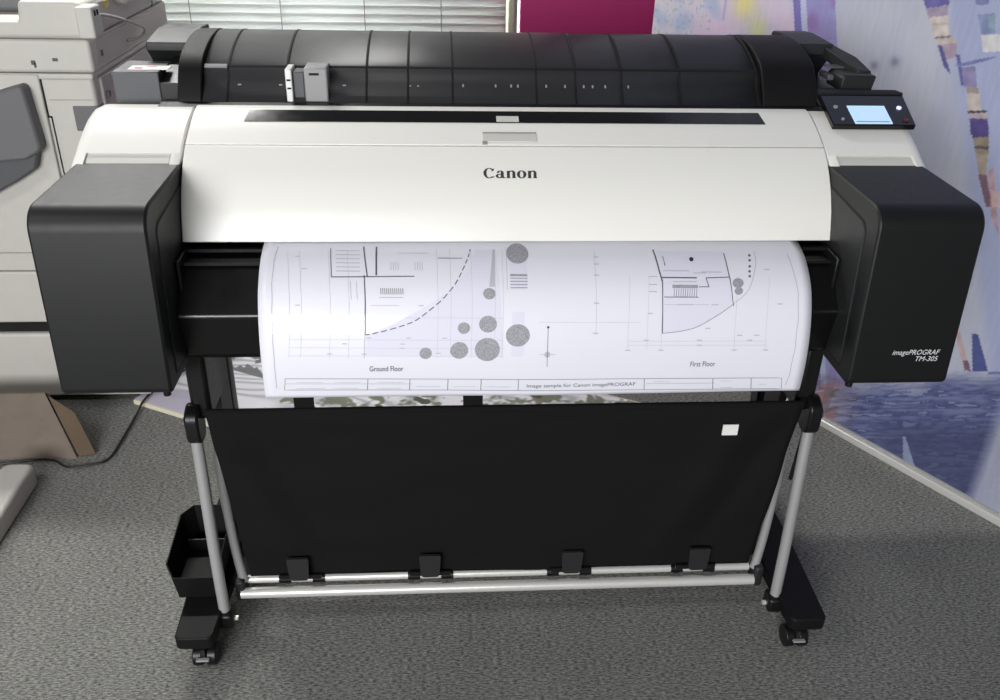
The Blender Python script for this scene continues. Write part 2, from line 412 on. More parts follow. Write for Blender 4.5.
# --- body behind the covers
ext('main_frame', 'black', P, [(.02, .70), (.02, .93), (.05, .972), (.39, .972), (.39, .66), (.10, .66)], -.60, .60)
lidp = [(.035, .978), (.01, .974), (-.03, .960), (-.072, .9405)]
frontp = [(-.0745, .939), (-.10, .920), (-.125, .894), (-.147, .862), (-.160, .832), (-.168, .808)]
LID = Surf(lidp + frontp, 6)
def closed(prof, inner):
    return [tuple(p) for p in Surf(prof, 5).p] + inner
front = ext('front_lid', 'white', P, closed(frontp, [(-.160, .806), (-.135, .83), (-.045, .925)]), -.531, .533, bevel=.0015)
top = ext('top_cover', 'white', P, closed(lidp, [(-.055, .925), (.035, .925)]), -.531, .533, bevel=.0015)
# seam backing between the two covers
box('cover_seam', 'groove', P, -.529, .531, -.070, -.060, .92, .936)
def plate(name, m, parent, surf, x0, x1, t0, t1, off, th=.0008, rad=0, slant=0, side=1):
    """a plate lying on a surface; side=1 offsets away from the body"""
    pts = [(x0, t0), (x1, t0), (x1 + slant, t1), (x0 - slant, t1)]
    if rad: pts = fillet(pts, rad, 5)
    bm = bmesh.new(); N = 24 if (x1 - x0) < .2 else 4
    A = [bm.verts.new(surf.pt(x, t, off + th, side)) for x, t in pts]; B = [bm.verts.new(surf.pt(x, t, off - .002, side)) for x, t in pts]
    bm.faces.new(A); bm.faces.new(B[::-1])
    for i in range(len(pts)): bm.faces.new((A[i], B[i], B[(i + 1) % len(pts)], A[(i + 1) % len(pts)]))
    return obj(name, bm, m, parent)
# offset direction test: point away from body has smaller y / larger z
SD = 1 if LID.pt(0, .1, .01, 1).z > LID.pt(0, .1, 0, 1).z else -1
tw0, tw1 = LID.t_at(0, .013), LID.t_at(0, -.020)
plate('lid_window', 'blackgloss', top, LID, -.440, .440, tw0, tw1, .0002, side=SD, slant=.004)
plate('window_label', 'recess', top, LID, -.022, .016, (tw0 + tw1) / 2, tw1 - .002, .0012, side=SD)
th0, th1 = LID.t_at(0, -.045), LID.t_at(0, -.064)
plate('lid_handle', 'recess', top, LID, -.047, .043, th0, th1, .0002, side=SD, rad=.004)
plate('handle_shadow_gap', 'seam', top, LID, -.047, .043, th0, th0 + .002, .0012, side=SD)
plate('latch_hook', 'seam', top, LID, -.048, -.040, th1, LID.t_at(0, -.071), .0004, side=SD)
# logo -----------------------------------------------------------
def ring(cx, cy, ro, ri, a0, a1, n=28):
    """ring sector between ellipses ro=(rx,ry), ri=(rx,ry)"""
    out = []
    for k in range(n):
        q = []
        for j in (k, k + 1):
            a = R(a0 + (a1 - a0) * j / n)
            q.append(((cx + ro[0] * math.cos(a), cy + ro[1] * math.sin(a)), (cx + ri[0] * math.cos(a), cy + ri[1] * math.sin(a))))
        out.append([q[0][0], q[1][0], q[1][1], q[0][1]])
    return out
def glyph(ch):
    if ch == 'C': return ring(.62, .66, (.62, .70), (.30, .61), 44, 316) + [[(.86, .86), (1.08, 1.0), (1.16, 1.30), (.98, 1.22)], [(.93, .10), (1.12, .28), (1.20, .24), (1.0, .02)]]
    if ch == 'o': return ring(.5, .5, (.52, .53), (.19, .43), 0, 360)
    if ch == 'n': return [[(.08, 0), (.40, 0), (.40, .98), (.08, .94)], [(0, 0), (.46, 0), (.46, .08), (0, .08)], [(0, .90), (.12, .86), (.36, .98), (.30, 1.0)], [(.68, 0), (1.0, 0), (1.0, .70), (.68, .70)], [(.62, 0), (1.08, 0), (1.08, .08), (.62, .08)]] + ring(.66, .66, (.34, .37), (.02, .24), 0, 130, 12) + [[(.36, .70), (.36, .86), (.50, .98), (.60, .96)]]
    if ch == 'a': return [[(.56, .06), (.88, .0), (.88, .74), (.56, .74)], [(.80, .0), (1.0, .0), (1.04, .12), (.84, .14)]] + ring(.50, .72, (.38, .30), (.06, .22), 0, 165, 12) + [[(.12, .66), (.34, .66), (.36, .80), (.16, .80)]] + ring(.40, .28, (.40, .30), (.12, .20), 40, 330, 16)
bm = bmesh.new(); x = 0; K = .0135
tb = LID.t_at(1, .8995)
for ch, adv in (('C', 1.30), ('a', 1.12), ('n', 1.16), ('o', 1.10), ('n', 1.1)):
    for poly in glyph(ch):
        vs = [bm.verts.new(LID.pt(-.048 + (x + px * (.98 if ch != 'C' else 1)) * K * 1.14, tb - py * K * .98, .0006, SD)) for px, py in poly]
        bm.faces.new(vs)
    x += adv
bm.normal_update(); obj('brand_lettering', bm, 'logo', front)

# --- white side shells with a recess above the boxes
SH = [(.06, .972), (.03, .974), (.0, .968), (-.03, .957), (-.06, .943), (-.085, .929), (-.0851, .9289), (-.105, .919), (-.124, .905), (-.138, .888), (-.145, .87), (-.145, .80)]
def shell(sgn):
    xs = [.5355, .538, .551, .552, .62, .684, .685, .693, .700, .706, .7105, .713]
    drop = [.002, 0, 0, 0, 0, 0, 0, .001, .004, .010, .020, .040]
    pr = [Vector(p) for p in SH]; c = Vector((.05, .84))
    bm = bmesh.new(); rows = []
    for xi, d in zip(xs, drop):
        row = []
        for j, p in enumerate(pr):
            v = c - p; q = p + v.normalized() * d
            if 2 < j and .5515 < xi < .6845 and j >= 6:
                q = q + Vector((.004, -.003))
            row.append(bm.verts.new((sgn * xi, q.x, q.y)))
        row.append(bm.verts.new((sgn * xi, .06, .80))); rows.append(row)
    for a, b in zip(rows, rows[1:]):
        for j in range(len(a)): bm.faces.new((a[j], a[(j + 1) % len(a)], b[(j + 1) % len(a)], b[j]))
    bm.faces.new(rows[0]); bm.faces.new(rows[-1][::-1])
    o = obj('side_shell', bm, 'white', P, smooth=True)
    # light grey floor of the recess
    bm = bmesh.new(); rr = [(-.0813, .9259), (-.101, .916), (-.120, .902), (-.134, .885)]
    A = [bm.verts.new((sgn * .5535, y - .0012, z + .0012)) for y, z in rr]; B = [bm.verts.new((sgn * .6825, y - .0012, z + .0012)) for y, z in rr]
    for i in range(3): bm.faces.new((A[i], A[i + 1], B[i + 1], B[i]))
    obj('recess_panel', bm, 'recess', o, smooth=True)
    return o
for s in (-1, 1): shell(s)

# --- black front boxes
BX = [(-.115, .917), (-.314, .914), (-.332, .622), (-.12, .622), (-.04, .70), (-.04, .917)]
def side_box(sgn):
    prof = fillet(BX, [0, .036, .012, .02, .02, 0], 8)
    bm = bmesh.new(); extr(bm, prof, sgn * .5335, sgn * .6985)
    o = obj('side_cover', bm, 'box', P, smooth=True, bevel=.004)
    inner = fillet([(-.125, .888), (-.276, .876), (-.294, .642), (-.13, .642), (-.06, .71), (-.06, .888)], [0, .02, .006, .01, .01, 0], 6)
    groove = fillet([(-.115, .893), (-.280, .8805), (-.2985, .638), (-.128, .638), (-.055, .708), (-.055, .893)], [0, .022, .006, .01, .01, 0], 6)
    ext('panel_gap', 'groove', o, groove, sgn * .5333, sgn * .540)
    ext('inner_side_panel', 'boxside', o, inner, sgn * .5322, sgn * .540, bevel=.001)
    box('bottom_lip', 'black', o, min(sgn * .575, sgn * .680) if sgn < 0 else .552, max(sgn * .548, sgn * .660) if sgn < 0 else .640, -.310, -.14, .614, .624, bevel=.002)
    tube('foot_screw', 'black', o, [(sgn * .548, -.310, .624), (sgn * .548, -.310, .610)], .006, 10)
    return o
lb = side_box(-1); rb = side_box(1)
FR = Surf([(-.31486, .90), (-.33089, .640)], 0)
bm = bmesh.new()
sd2 = 1 if FR.pt(0, .1, .01, 1).y < FR.pt(0, .1, 0, 1).y else -1
for body, size, zz in (('imagePROGRAF', .0125, .6775), ('TM-305', .0125, .6660)):
    me = text_mesh(body, size, .25, 'RIGHT'); tb2 = FR.t_at(1, zz)
    sx = 1.0 if 'image' in body else 1.0
    w = -min(v.co.x for v in me.vertices); sx = (.076 if 'image' in body else .036) / w
    join_mapped(bm, me, lambda c: FR.pt(.6735 + c.x * sx, tb2 - c.y, .0006, sd2))
bm.normal_update(); obj('model_lettering', bm, 'whiteink', rb)

# --- output area below the lid
GP = fillet([(-.05, .802), (-.15, .792), (-.195, .784), (-.252, .716), (-.236, .640), (-.215, .622), (-.10, .632), (-.02, .70)], [0, .01, .04, .010, .01, .01, .01, 0], 10)
og = ext('output_guide', 'guide', P, GP, -.5315, .5315)
boxes('guide_rib', 'black', og, [(-.527, .527, -.175, -.165, .7935, .7985), (-.527, .527, -.205, -.197, .783, .7875)])
for s in (-1, 1):
    box('guide_end_bracket', 'black', og, min(s * .5305, s * .524), max(s * .5305, s * .524), -.225, -.16, .745, .80, bevel=.002)
for x in (-.24, .005, .12, .34):
    box('lid_stop', 'black', P, x - .006, x + .006, -.158, -.146, .801, .810)

# --- roll cover on top
RC = [(.062, .972), (.078, .984), (.098, 1.004), (.112, 1.026), (.150, 1.043), (.20, 1.056), (.26, 1.062), (.32, 1.052), (.37, 1.022), (.392, .972)]
RS = Surf(RC, 4)
bm = bmesh.new(); A = [bm.verts.new((-.53, p.x, p.y)) for p in RS.p]; B = [bm.verts.new((.465, p.x, p.y)) for p in RS.p]
for i in range(len(A) - 1): bm.faces.new((A[i], A[i + 1], B[i + 1], B[i]))
rc = obj('roll_cover', bm, 'smoke', P, smooth=True, thick=.003)
SR = 1 if RS.pt(0, .1, .01, 1).z > RS.pt(0, .1, 0, 1).z else -1
def strip_on(bm, surf, x0, x1, t0, t1, off, side, n=10):
    A = []; B = []
    for i in range(n + 1):
        t = t0 + (t1 - t0) * i / n
        A.append(bm.verts.new(surf.pt(x0, t, off, side))); B.append(bm.verts.new(surf.pt(x1, t, off, side)))
    for i in range(n): bm.faces.new((A[i], A[i + 1], B[i + 1], B[i]))
TL = RS.t[-1]
for x in (-.488, -.386, -.247, -.174, -.095, .055, .126, .21, .317, .458):
    bm = bmesh.new(); strip_on(bm, RS, x - .0018, x + .0018, .004, TL - .01, .0016, SR, 26); obj('cover_rib', bm, 'groove', rc, thick=.002)
tc_ = RS.t_at(1, 1.0262)
bm = bmesh.new(); strip_on(bm, RS, -.488, .46, tc_ - .002, tc_ + .002, .0017, SR, 3); obj('cover_crease', bm, 'groove', rc, thick=.0015)
bm = bmesh.new(); strip_on(bm, RS, -.529, -.490, tc_ - .004, tc_ + .003, .0025, SR, 4); obj('cover_highlight', bm, 'midgrey', rc, thick=.002)  # pale grey strip standing in for a reflected highlight on the cover
# interior of the roll housing
ext('inner_floor', 'darkgrey', P, [(.075, .974), (.09, .986), (.13, 1.000), (.36, 1.000), (.36, .974)], -.52, .458)
tube('roll_spool', 'darkgrey', P, [(-.50, .25, 1.005), (.45, .25, 1.005)], .032, 20)
# grey paper-width guide on the front of the cover
gx = boxes('roll_holder_flange', 'midgrey', P, [(-.352, -.312, .066, .118, .976, 1.034)], bevel=.003)
boxes('flange_slot', 'groove', gx, [(-.343, -.326, .0655, .070, 1.022, 1.026)])
gx = boxes('spool_lever', 'label', P, [(-.384, -.373, .066, .110, .976, 1.032)], bevel=.002)
boxes('lever_notch', 'groove', gx, [(-.382, -.375, .0655, .068, 1.012, 1.015), (-.382, -.375, .0655, .068, .998, 1.001)])
boxes('lever_side', 'darkgrey', P, [(-.372, -.353, .074, .110, .976, 1.026)], bevel=.002)
# small pale size marks
ts = RS.t_at(1, .9985)
for px in (-.468, -.397, -.286, -.170, -.156, -.076, -.018, .010, .022, .073, .107, .141, .157, .180, .222):
    w = .006 if px < -.2 else .003; bm = bmesh.new()
    strip_on(bm, RS, px - w / 2, px + w / 2, ts - .0015, ts + .0015 + (.003 if px > -.1 else 0), .0022, SR, 2)
    obj('size_mark', bm, 'midgrey', rc)
ext('front_rail', 'black', P, [(.036, .93), (.036, .9735), (.064, .9765), (.07, .93)], -.60, .57, bevel=.002)

# end caps of the roll housing, bracket blocks either side
EC = [(p.x, p.y) for p in smoothpath([(.060, .95, 0), (.070, .985, 0), (.104, 1.032, 0), (.15, 1.052, 0), (.22, 1.064, 0), (.30, 1.060, 0), (.37, 1.026, 0), (.398, .96, 0), (.398, .9, 0)], 5)]
ext('roll_end_cap', 'cap', P, EC, -.572, -.531, bevel=.002)
ext('roll_end_cap', 'cap', P, EC, .466, .566, bevel=.002)
# left holder: upper block, dark recess, lower block with sticker
hl = thing_holder = ext('holder_housing', 'boxside', P, fillet([(.20, 1.036), (.20, 1.0505), (.29, 1.062), (.36, 1.06), (.36, .95), (.27, .95), (.24, 1.0)], [.002, .003, .01, .01, 0, .01, .02], 4), -.652, -.572, bevel=.002)
hl2 = box('holder_block', 'darkgrey', P, -.688, -.608, .10, .20, .93, 1.018, bevel=.002)
ext('holder_side_wall', 'black', P, [(.10, .93), (.10, 1.0), (.15, 1.012), (.28, 1.04), (.30, .93)], -.607, -.572)
box('holder_block_base', 'black', P, -.66, -.572, .20, .30, .93, .99)
st = box('instruction_sticker', 'label', hl2, -.665, -.596, .118, .150, 1.0182, 1.0192)
boxes('sticker_print', 'red', st, [(-.655, -.642, .122, .132, 1.0192, 1.0194), (-.638, -.62, .140, .143, 1.0192, 1.0194)])
# right holder
ext('holder_housing', 'boxside', P, fillet([(.20, 1.042), (.20, 1.061), (.31, 1.064), (.36, 1.06), (.36, .95), (.27, .95), (.245, 1.0)], [.002, .003, .01, .01, 0, .01, .02], 4), .566, .634, bevel=.002)
ext('holder_floor', 'black', P, [(.045, .93), (.045, .975), (.10, .990), (.30, 1.0), (.30, .93)], .566, .655, bevel=.002)
# sloping arm from upper block to lever block
bm = bmesh.new()
for x0, x1 in ((.618, .634), ):
    A = [(.634, .26, 1.061), (.612, .21, 1.060), (.650, .11, 1.031), (.676, .11, 1.029), (.664, .16, 1.046)]
    up = [bm.verts.new(a) for a in A]; dn = [bm.verts.new((a[0], a[1], a[2] - .022)) for a in A]
    bm.faces.new(up); bm.faces.new(dn[::-1])
    for i in range(5): bm.faces.new((up[i], dn[i], dn[(i + 1) % 5], up[(i + 1) % 5]))
obj('holder_arm', bm, 'boxside', P, bevel=.002, smooth=True)
lv = ext('lever_block', 'boxside', P, [(.612, .998), (.612, 1.022), (.618, 1.027), (.676, 1.026), (.671, .998)], .085, .155, axis='y', bevel=.003)
box('lever_inlay', 'darkgrey', lv, .600, .612, .12, .165, 1.010, 1.020, bevel=.002)
box('lever_plate', 'darkgrey', lv, .606, .642, .142, .166, 1.027, 1.031, bevel=.002)

# control panel
def cp(u, v, off=0.0):   # u 0..1 left-right, v 0..1 back-front on the sloping face
    tl, tr, bl_, br = Vector((.562, .060, .997)), Vector((.716, .060, .997)), Vector((.552, -.034, .9665)), Vector((.706, -.034, .9665))
    bl_ = Vector((.5585, -.034, .9645)); br = Vector((.7055, -.034, .9645))
    n = Vector((0, -.32, .947))
    return (tl * (1 - u) + tr * u) * (1 - v) + (bl_ * (1 - u) + br * u) * v + n * off
def cpquad(name, m, parent, uv, off, th=.004, bevel=0):
    bm = bmesh.new(); A = [bm.verts.new(cp(u, v, off)) for u, v in uv]; B = [bm.verts.new(cp(u, v, off - th)) for u, v in uv]
    bm.faces.new(A); bm.faces.new(B[::-1]); n = len(uv)
    for i in range(n): bm.faces.new((A[i], B[i], B[(i + 1) % n], A[(i + 1) % n]))
    return obj(name, bm, m, parent, bevel=bevel)
cpn = cpquad('control_panel', 'blackgloss', P, [(0, 0), (1, 0), (1, 1), (0, 1)], .004, .010, .0015)
cpquad('panel_hood', 'box', cpn, [(.0, -.10), (.93, -.10), (1.01, .0), (1.0, .06), (0, .06)], .0065, .014, .002)
scr = cpquad('lcd_screen', 'screen', cpn, [(.26, .42), (.71, .42), (.72, .97), (.27, .97)], .0052, .002)
cpquad('screen_icon_row', mat('screen_icons', (120, 150, 190), .4), scr, [(.29, .91), (.69, .91), (.69, .93), (.29, .93)], .0056, .0004)
def cpdisc(name, m, u, v, r):
    bm = bmesh.new(); c = cp(u, v, .004)
    ring_ = [(c + Vector((math.cos(a) * r, math.sin(a) * r * .947, math.sin(a) * r * .32))) for a in [2 * math.pi * k / 16 for k in range(16)]]
    n = Vector((0, -.32, .947)); A = [bm.verts.new(q + n * .0025) for q in ring_]; B = [bm.verts.new(q) for q in ring_]
    bm.faces.new(A)
    for i in range(16): bm.faces.new((A[i], B[i], B[(i + 1) % 16], A[(i + 1) % 16]))
    return obj(name, bm, m, cpn, smooth=True)
cpdisc('home_button', 'midgrey', .12, .46, .0038); cpdisc('back_button', 'midgrey', .14, .84, .0028)
cpdisc('power_button', 'led', .88, .48, .0042); cpdisc('stop_button', 'redbtn', .90, .86, .0045)

# --- stand
for s in (-1, 1):
    st_ = ext('stand_post', 'black', P, fillet([(s * .538, 0), (s * .590, 0), (s * .590, .04), (s * .538, .04)], .006, 3), .09, .66, axis='z')
    st_.location.y = .02
    pl = ext('post_plate', 'maroon', st_, fillet([(-.145, .25), (-.145, .565), (-.075, .565), (-.075, .25)], [0, .033, .033, 0], 6), s * .520, s * .534)
    ft = ext('foot', 'cap', P, fillet([(s * .545, -.320), (s * .615, -.320), (s * .622, -.10), (s * .618, .36), (s * .540, .36), (s * .536, -.10)], [.012, .012, .02, .02, .02, .02], 6), .064, .092, axis='z', bevel=.003)
    ft.location = (0, 0, 0)
    for yy in (-.290, .315):
        bm = bmesh.new()
        for dx in (-.013, .013):
            add_tube(bm, [(s * .571 + dx - .009, yy, .022), (s * .571 + dx + .009, yy, .022)], .022, 18)
        add_tube(bm, [(s * .571 - .013, yy, .022), (s * .571 + .013, yy, .022)], .006, 8)
        cs = obj('caster_wheel', bm, 'black', ft, smooth=True, bevel=.003)
        bm = bmesh.new(); add_tube(bm, [(s * .571, yy + .006, .040), (s * .571, yy + .006, .062)], .013, 12)
        add_box(bm, s * .571 - .0035, s * .571 + .0035, yy - .02, yy + .02, .03, .05)
        obj('caster_housing', bm, 'clip', ft, smooth=True)
        box('brake_pedal', 'midgrey', ft, s * .571 - .012, s * .571 + .012, yy - .030, yy - .022, .030, .034, bevel=.001)
ext('stand_crossbar', 'black', P, fillet([(.03, .16), (.07, .16), (.07, .24), (.03, .24)], .005, 3), -.54, .54)

# --- basket
def pivot(s):
    bm = bmesh.new()
    prof = fillet([(-.228, .450), (-.182, .450), (-.176, .505), (-.195, .528), (-.228, .512)], [.026, .02, .02, .02, .02], 6)
    extr(bm, prof, s * .536, s * .560)
    o = obj('basket_pivot', bm, 'black', P, smooth=True, bevel=.004)
    tube('pivot_cap', 'darkgrey', o, [(s * .554, -.214, .495), (s * .563, -.214, .495)], .010, 16)
    bm = bmesh.new(); add_box(bm, min(s * .518, s * .553), max(s * .518, s * .553), -.20, -.10, .49, .635)
    obj('pivot_bracket', bm, 'black', P, bevel=.008, smooth=True)
    return o
for s in (-1, 1):
    pivot(s)
    tube('support_tube', 'tube', P, smoothpath([(s * .549, -.205, .49), (s * .5475, -.212, .42), (s * .543, -.232, .2), (s * .539, -.243, .082)], 5), .0105)
    k = box('tube_joint', 'black', P, min(s * .552, s * .522), max(s * .552, s * .522), -.262, -.225, .052, .086, bevel=.006)
    tube('joint_bolt', 'alu', k, [(s * .523, -.245, .066), (s * .515, -.245, .066)], .005, 10)
    tube('inner_tube', 'tube', P, smoothpath([(s * .530, -.150, .42), (s * .530, -.165, .36), (s * .521, -.178, .20), (s * .511, -.186, .105)], 5), .009)
    hk = tube('cable_hook', 'black', P, smoothpath([(s * .552, -.150, .44), (s * .566, -.155, .42), (s * .562, -.16, .36), (s * .556, -.165, .31)], 5), .004, 8)
    box('rod_end_block', 'clip', P, min(s * .525, s * .507), max(s * .525, s * .507), -.205, -.165, .070, .118, bevel=.005)
tube('basket_rod', 'alu', P, [(-.515, -.200, .086), (.507, -.200, .086)], .0108, 18)
tube('basket_rod', 'alu', P, [(-.505, -.176, .100), (.502, -.176, .100)], .0085, 18)
# cloth
bm = bmesh.new(); NX, NZ = 90, 44; rows = []
prof = smoothpath([(-.226, .521, 0), (-.224, .46, 0), (-.212, .34, 0), (-.200, .22, 0), (-.186, .118, 0)], NZ // 4)
for i in range(NX + 1):
    u = i / NX; row = []
    for j, p in enumerate(prof):
        v = j / (len(prof) - 1); xw = .521 - .026 * v; x = -xw + 2 * xw * u
        b = .004 * nz(x * 1.0, v * 2, 2.2, 1) + .0035 * nz(x, v, 7, 4)
        for (ux, w, am) in ((.86, .035, .010), (.93, .02, -.006), (.05, .03, .008), (.11, .02, -.005)):
            b -= am * math.exp(-((u - ux + .16 * (v - .5) * (1 if ux > .5 else -1)) / w) ** 2) * math.sin(math.pi * min(1, v * 1.05))
        row.append(bm.verts.new((x, p.x + b, p.y + .002 * math.sin(u * 9))))
    rows.append(row)
for a, b in zip(rows, rows[1:]):
    for j in range(len(a) - 1): bm.faces.new((a[j], a[j + 1], b[j + 1], b[j]))
cl = obj('basket_cloth', bm, 'cloth', P, smooth=True, thick=.002)
cl.modifiers['Solid'].offset = 0
box('cloth_label', 'label', cl, .378, .406, -.2355, -.2335, .464, .486)
tube('cloth_top_hem', 'cloth', cl, [(-.522, -.222, .520), (.520, -.222, .520)], .006, 10)
# rear panel of the basket
bm = bmesh.new(); bp_ = smoothpath([(-.180, .112, 0), (-.14, .10, 0), (-.06, .14, 0), (-.01, .22, 0), (.0, .31, 0)], 6)
A = [bm.verts.new((-.485, p.x, p.y)) for p in bp_]; B = [bm.verts.new((.485, p.x, p.y)) for p in bp_]
for i in range(len(A) - 1): bm.faces.new((A[i], A[i + 1], B[i + 1], B[i]))
obj('basket_back_cloth', bm, 'cloth', P, smooth=True, thick=.002)
for x in (-.355, -.066):
    box('basket_strap', 'cloth', P, x - .017, x + .017, -.221, -.217, .49, .60, bevel=.001)
# clips with two loops round the rear rod
for x in (-.399, -.146, .132, .385):
    bm = bmesh.new()
    extr(bm, fillet([(x - .021, .176), (x + .021, .176), (x + .018, .122), (x - .018, .122)], [.003, .003, .008, .008], 4), -.209, -.2035, 'y')
    c = obj('rod_clip', bm, 'clip', P, smooth=True)
    bm = bmesh.new()
    for dx in (-.033, .033): add_tube(bm, [(x + dx - .012, -.176, .100), (x + dx + .012, -.176, .100)], .0102, 12)
    add_box(bm, x - .040, x + .040, -.196, -.190, .114, .124)
    obj('clip_loop', bm, 'black', c, smooth=True)
# accessory bin on the left foot
bm = bmesh.new()
ring_t = [(-.553, -.222), (-.632, -.222), (-.652, -.186), (-.652, -.062), (-.632, -.038), (-.553, -.038)]
zt = [.150, .150, .152, .172, .176, .176]
ring_b = [(-.556, -.214), (-.628, -.214), (-.640, -.180), (-.640, -.064), (-.625, -.044), (-.556, -.044)]
T = [bm.verts.new((x, y, z)) for (x, y), z in zip(ring_t, zt)]; Bm = [bm.verts.new((x, y, .095)) for x, y in ring_b]
for i in range(6): bm.faces.new((T[i], T[(i + 1) % 6], Bm[(i + 1) % 6], Bm[i]))
bm.faces.new(Bm)
bn = obj('accessory_bin', bm, 'cap', P); s_ = bn.modifiers.new('Solid', 'SOLIDIFY'); s_.thickness = .0025; s_.offset = 1
bn2 = box('bin_divider', 'black', bn, -.640, -.556, -.085, -.082, .097, .125)

# ================================================================== PAPER
PP = [(-.06, .806), (-.12, .8065), (-.165, .8035), (-.205, .792), (-.240, .768), (-.262, .738), (-.277, .700), (-.285, .66), (-.287, .62), (-.2845, .585)]
PS = Surf(PP, 6); XL, XR = -.4035, .4795
SP = 1 if PS.pt(0, .15, .01, 1).y < PS.pt(0, .15, 0, 1).y else -1
def wob(x, t):  # slight waviness of the sheet
    e = t / PS.t[-1]
    return .0016 * math.sin(x * 9 + 1) * e + .002 * nz(x, t, 5, 2) * e
def psp(x, t, off=0.0): return PS.pt(x, t, off + wob(x, t), SP)
bm = bmesh.new(); rows = []
NT = 70
for i in range(61):
    x = XL + (XR - XL) * i / 60
    rows.append([bm.verts.new(psp(x, PS.t[-1] * j / NT)) for j in range(NT + 1)])
for a, b in zip(rows, rows[1:]):
    for j in range(NT): bm.faces.new((a[j], a[j + 1], b[j + 1], b[j]))
PA = thing('floor_plan_print', 'long white sheet printed with building floor plans feeding out of the printer', 'printed sheet', (0, -.28, .585))
OFF = -PA.location
o = obj('paper_sheet', bm, 'paper', PA, smooth=True, thick=.0003); o.location = OFF
# drawing digitised on a 1000 x 700 sketch of the sheet, mapped to (x, t)
PYT = [(219.3, 0.0), (220.6, 0.0067), (222.5, 0.0161), (224.7, 0.0272), (227.0, 0.0389), (229.4, 0.0502), (231.6, 0.06), (233.5, 0.0684), (235.4, 0.0763), (237.2, 0.0838), (239.1, 0.091), (241.1, 0.098), (243.3, 0.1051), (245.6, 0.1123), (248.1, 0.1193), (250.6, 0.1263), (253.3, 0.1331), (256.2, 0.14), (259.3, 0.1469), (262.7, 0.1539), (266.3, 0.1612), (270.1, 0.1685), (274.0, 0.1757), (278.0, 0.1828), (281.9, 0.1895), (285.6, 0.1959), (289.4, 0.2021), (293.2, 0.2082), (297.0, 0.2143), (300.9, 0.2205), (304.9, 0.2269), (309.0, 0.2334), (313.3, 0.2402), (317.6, 0.2471), (321.9, 0.254), (326.2, 0.2609), (330.5, 0.2678), (334.6, 0.2746), (338.8, 0.2814), (342.9, 0.2882), (346.9, 0.2951), (350.9, 0.3019), (354.9, 0.3086), (358.7, 0.3154), (362.6, 0.3222), (366.3, 0.329), (370.0, 0.3357), (373.6, 0.3423), (376.9, 0.3487), (380.3, 0.3552), (383.8, 0.362), (387.1, 0.3687), (390.1, 0.3749), (392.6, 0.38), (394.5, 0.3838)]
EDG = [(247, 265, 799), (270, 261, 805), (300, 258, 809), (330, 258.5, 810), (360, 262, 807), (395, 269, 799)]
def lerp_tab(tab, v, c=1):
    for a, b in zip(tab, tab[1:]):
        if v <= b[0] or b is tab[-1]:
            q = (v - a[0]) / (b[0] - a[0]); return a[c] * (1 - q) + b[c] * q
def dm(px, py):
    l = lerp_tab(EDG, py, 1); r = lerp_tab(EDG, py, 2)
    f = (px - l) / (r - l); x = XL + (XR - XL) * (f - .052 * f * (1 - f))
    return x, lerp_tab(PYT, py + (px - 533) * .011)
INK = {}
def layer(k):
    if k not in INK: INK[k] = bmesh.new()
    return INK[k]
LZ = {'inkfaint': .0005, 'inklight': .0006, 'inkblob': .0007, 'ink': .0008, 'inkblack': .0009}
def quadstrip(k, pts, w):   # polyline in sketch px with width w (px)
    bmq = layer(k); wm = w * .0008
    P2 = []
    for a, b in zip(pts, pts[1:]):
        n = max(1, int(math.hypot(b[0] - a[0], b[1] - a[1]) / 6))
        for i in range(n): P2.append((a[0] + (b[0] - a[0]) * i / n, a[1] + (b[1] - a[1]) * i / n))
    P2.append(pts[-1]); M2 = [Vector(dm(*p)) for p in P2]; prev = None
    for i, p in enumerate(M2):
        d = M2[min(i + 1, len(M2) - 1)] - M2[max(i - 1, 0)]
        if d.length == 0: continue
        n = Vector((-d.y, d.x)).normalized() * wm
        cur = [bmq.verts.new(psp(q.x, q.y, LZ[k])) for q in (p + n, p - n)]
        if prev: bmq.faces.new((prev[0], prev[1], cur[1], cur[0]))
        prev = cur
def line(k, x0, y0, x1, y1, w=.7): quadstrip(k, [(x0, y0), (x1, y1)], w)
def rect(k, x0, y0, x1, y1, w=.7): quadstrip(k, [(x0, y0), (x1, y0), (x1, y1), (x0, y1), (x0, y0)], w)
def area(k, pts):
    ys = [p[1] for p in pts]; quad = layer(k)
    vs = []
    # fan over scan rows
    y0, y1 = min(ys), max(ys); n = max(1, int((y1 - y0) / 4)); prev = None
    for i in range(n + 1):
        y = y0 + (y1 - y0) * i / n; yy = min(max(y, y0 + .01), y1 - .01); xs = []
        for a, b in zip(pts, pts[1:] + pts[:1]):
            if (a[1] > yy) != (b[1] > yy): xs.append(a[0] + (b[0] - a[0]) * (yy - a[1]) / (b[1] - a[1]))
        if len(xs) < 2: prev = None; continue
        cur = [quad.verts.new(psp(*dm(x, y), LZ[k])) for x in (min(xs), max(xs))]
        if prev: quad.faces.new((prev[0], prev[1], cur[1], cur[0]))
        prev = cur
def disc(k, cx, cy, r, n=18, squash=1):
    b_ = layer(k); prev = None; c0 = b_.verts.new(psp(*dm(cx, cy), LZ[k]))
    for q in (.34, .67, 1.0):
        cur = [b_.verts.new(psp(*dm(cx + q * r * math.cos(2 * math.pi * i / n), cy + q * r * squash * math.sin(2 * math.pi * i / n)), LZ[k])) for i in range(n)]
        for i in range(n):
            if prev: b_.faces.new((prev[i], prev[(i + 1) % n], cur[(i + 1) % n], cur[i]))
            else: b_.faces.new((c0, cur[i], cur[(i + 1) % n]))
        prev = cur
def arc(k, pts, w=.8, dash=None):
    sp = [(p.x, p.y) for p in smoothpath([(a, b, 0) for a, b in pts], 6)]
    if not dash: quadstrip(k, sp, w)
    else:
        for i in range(0, len(sp) - 2, 3): quadstrip(k, sp[i:i + 3], w)
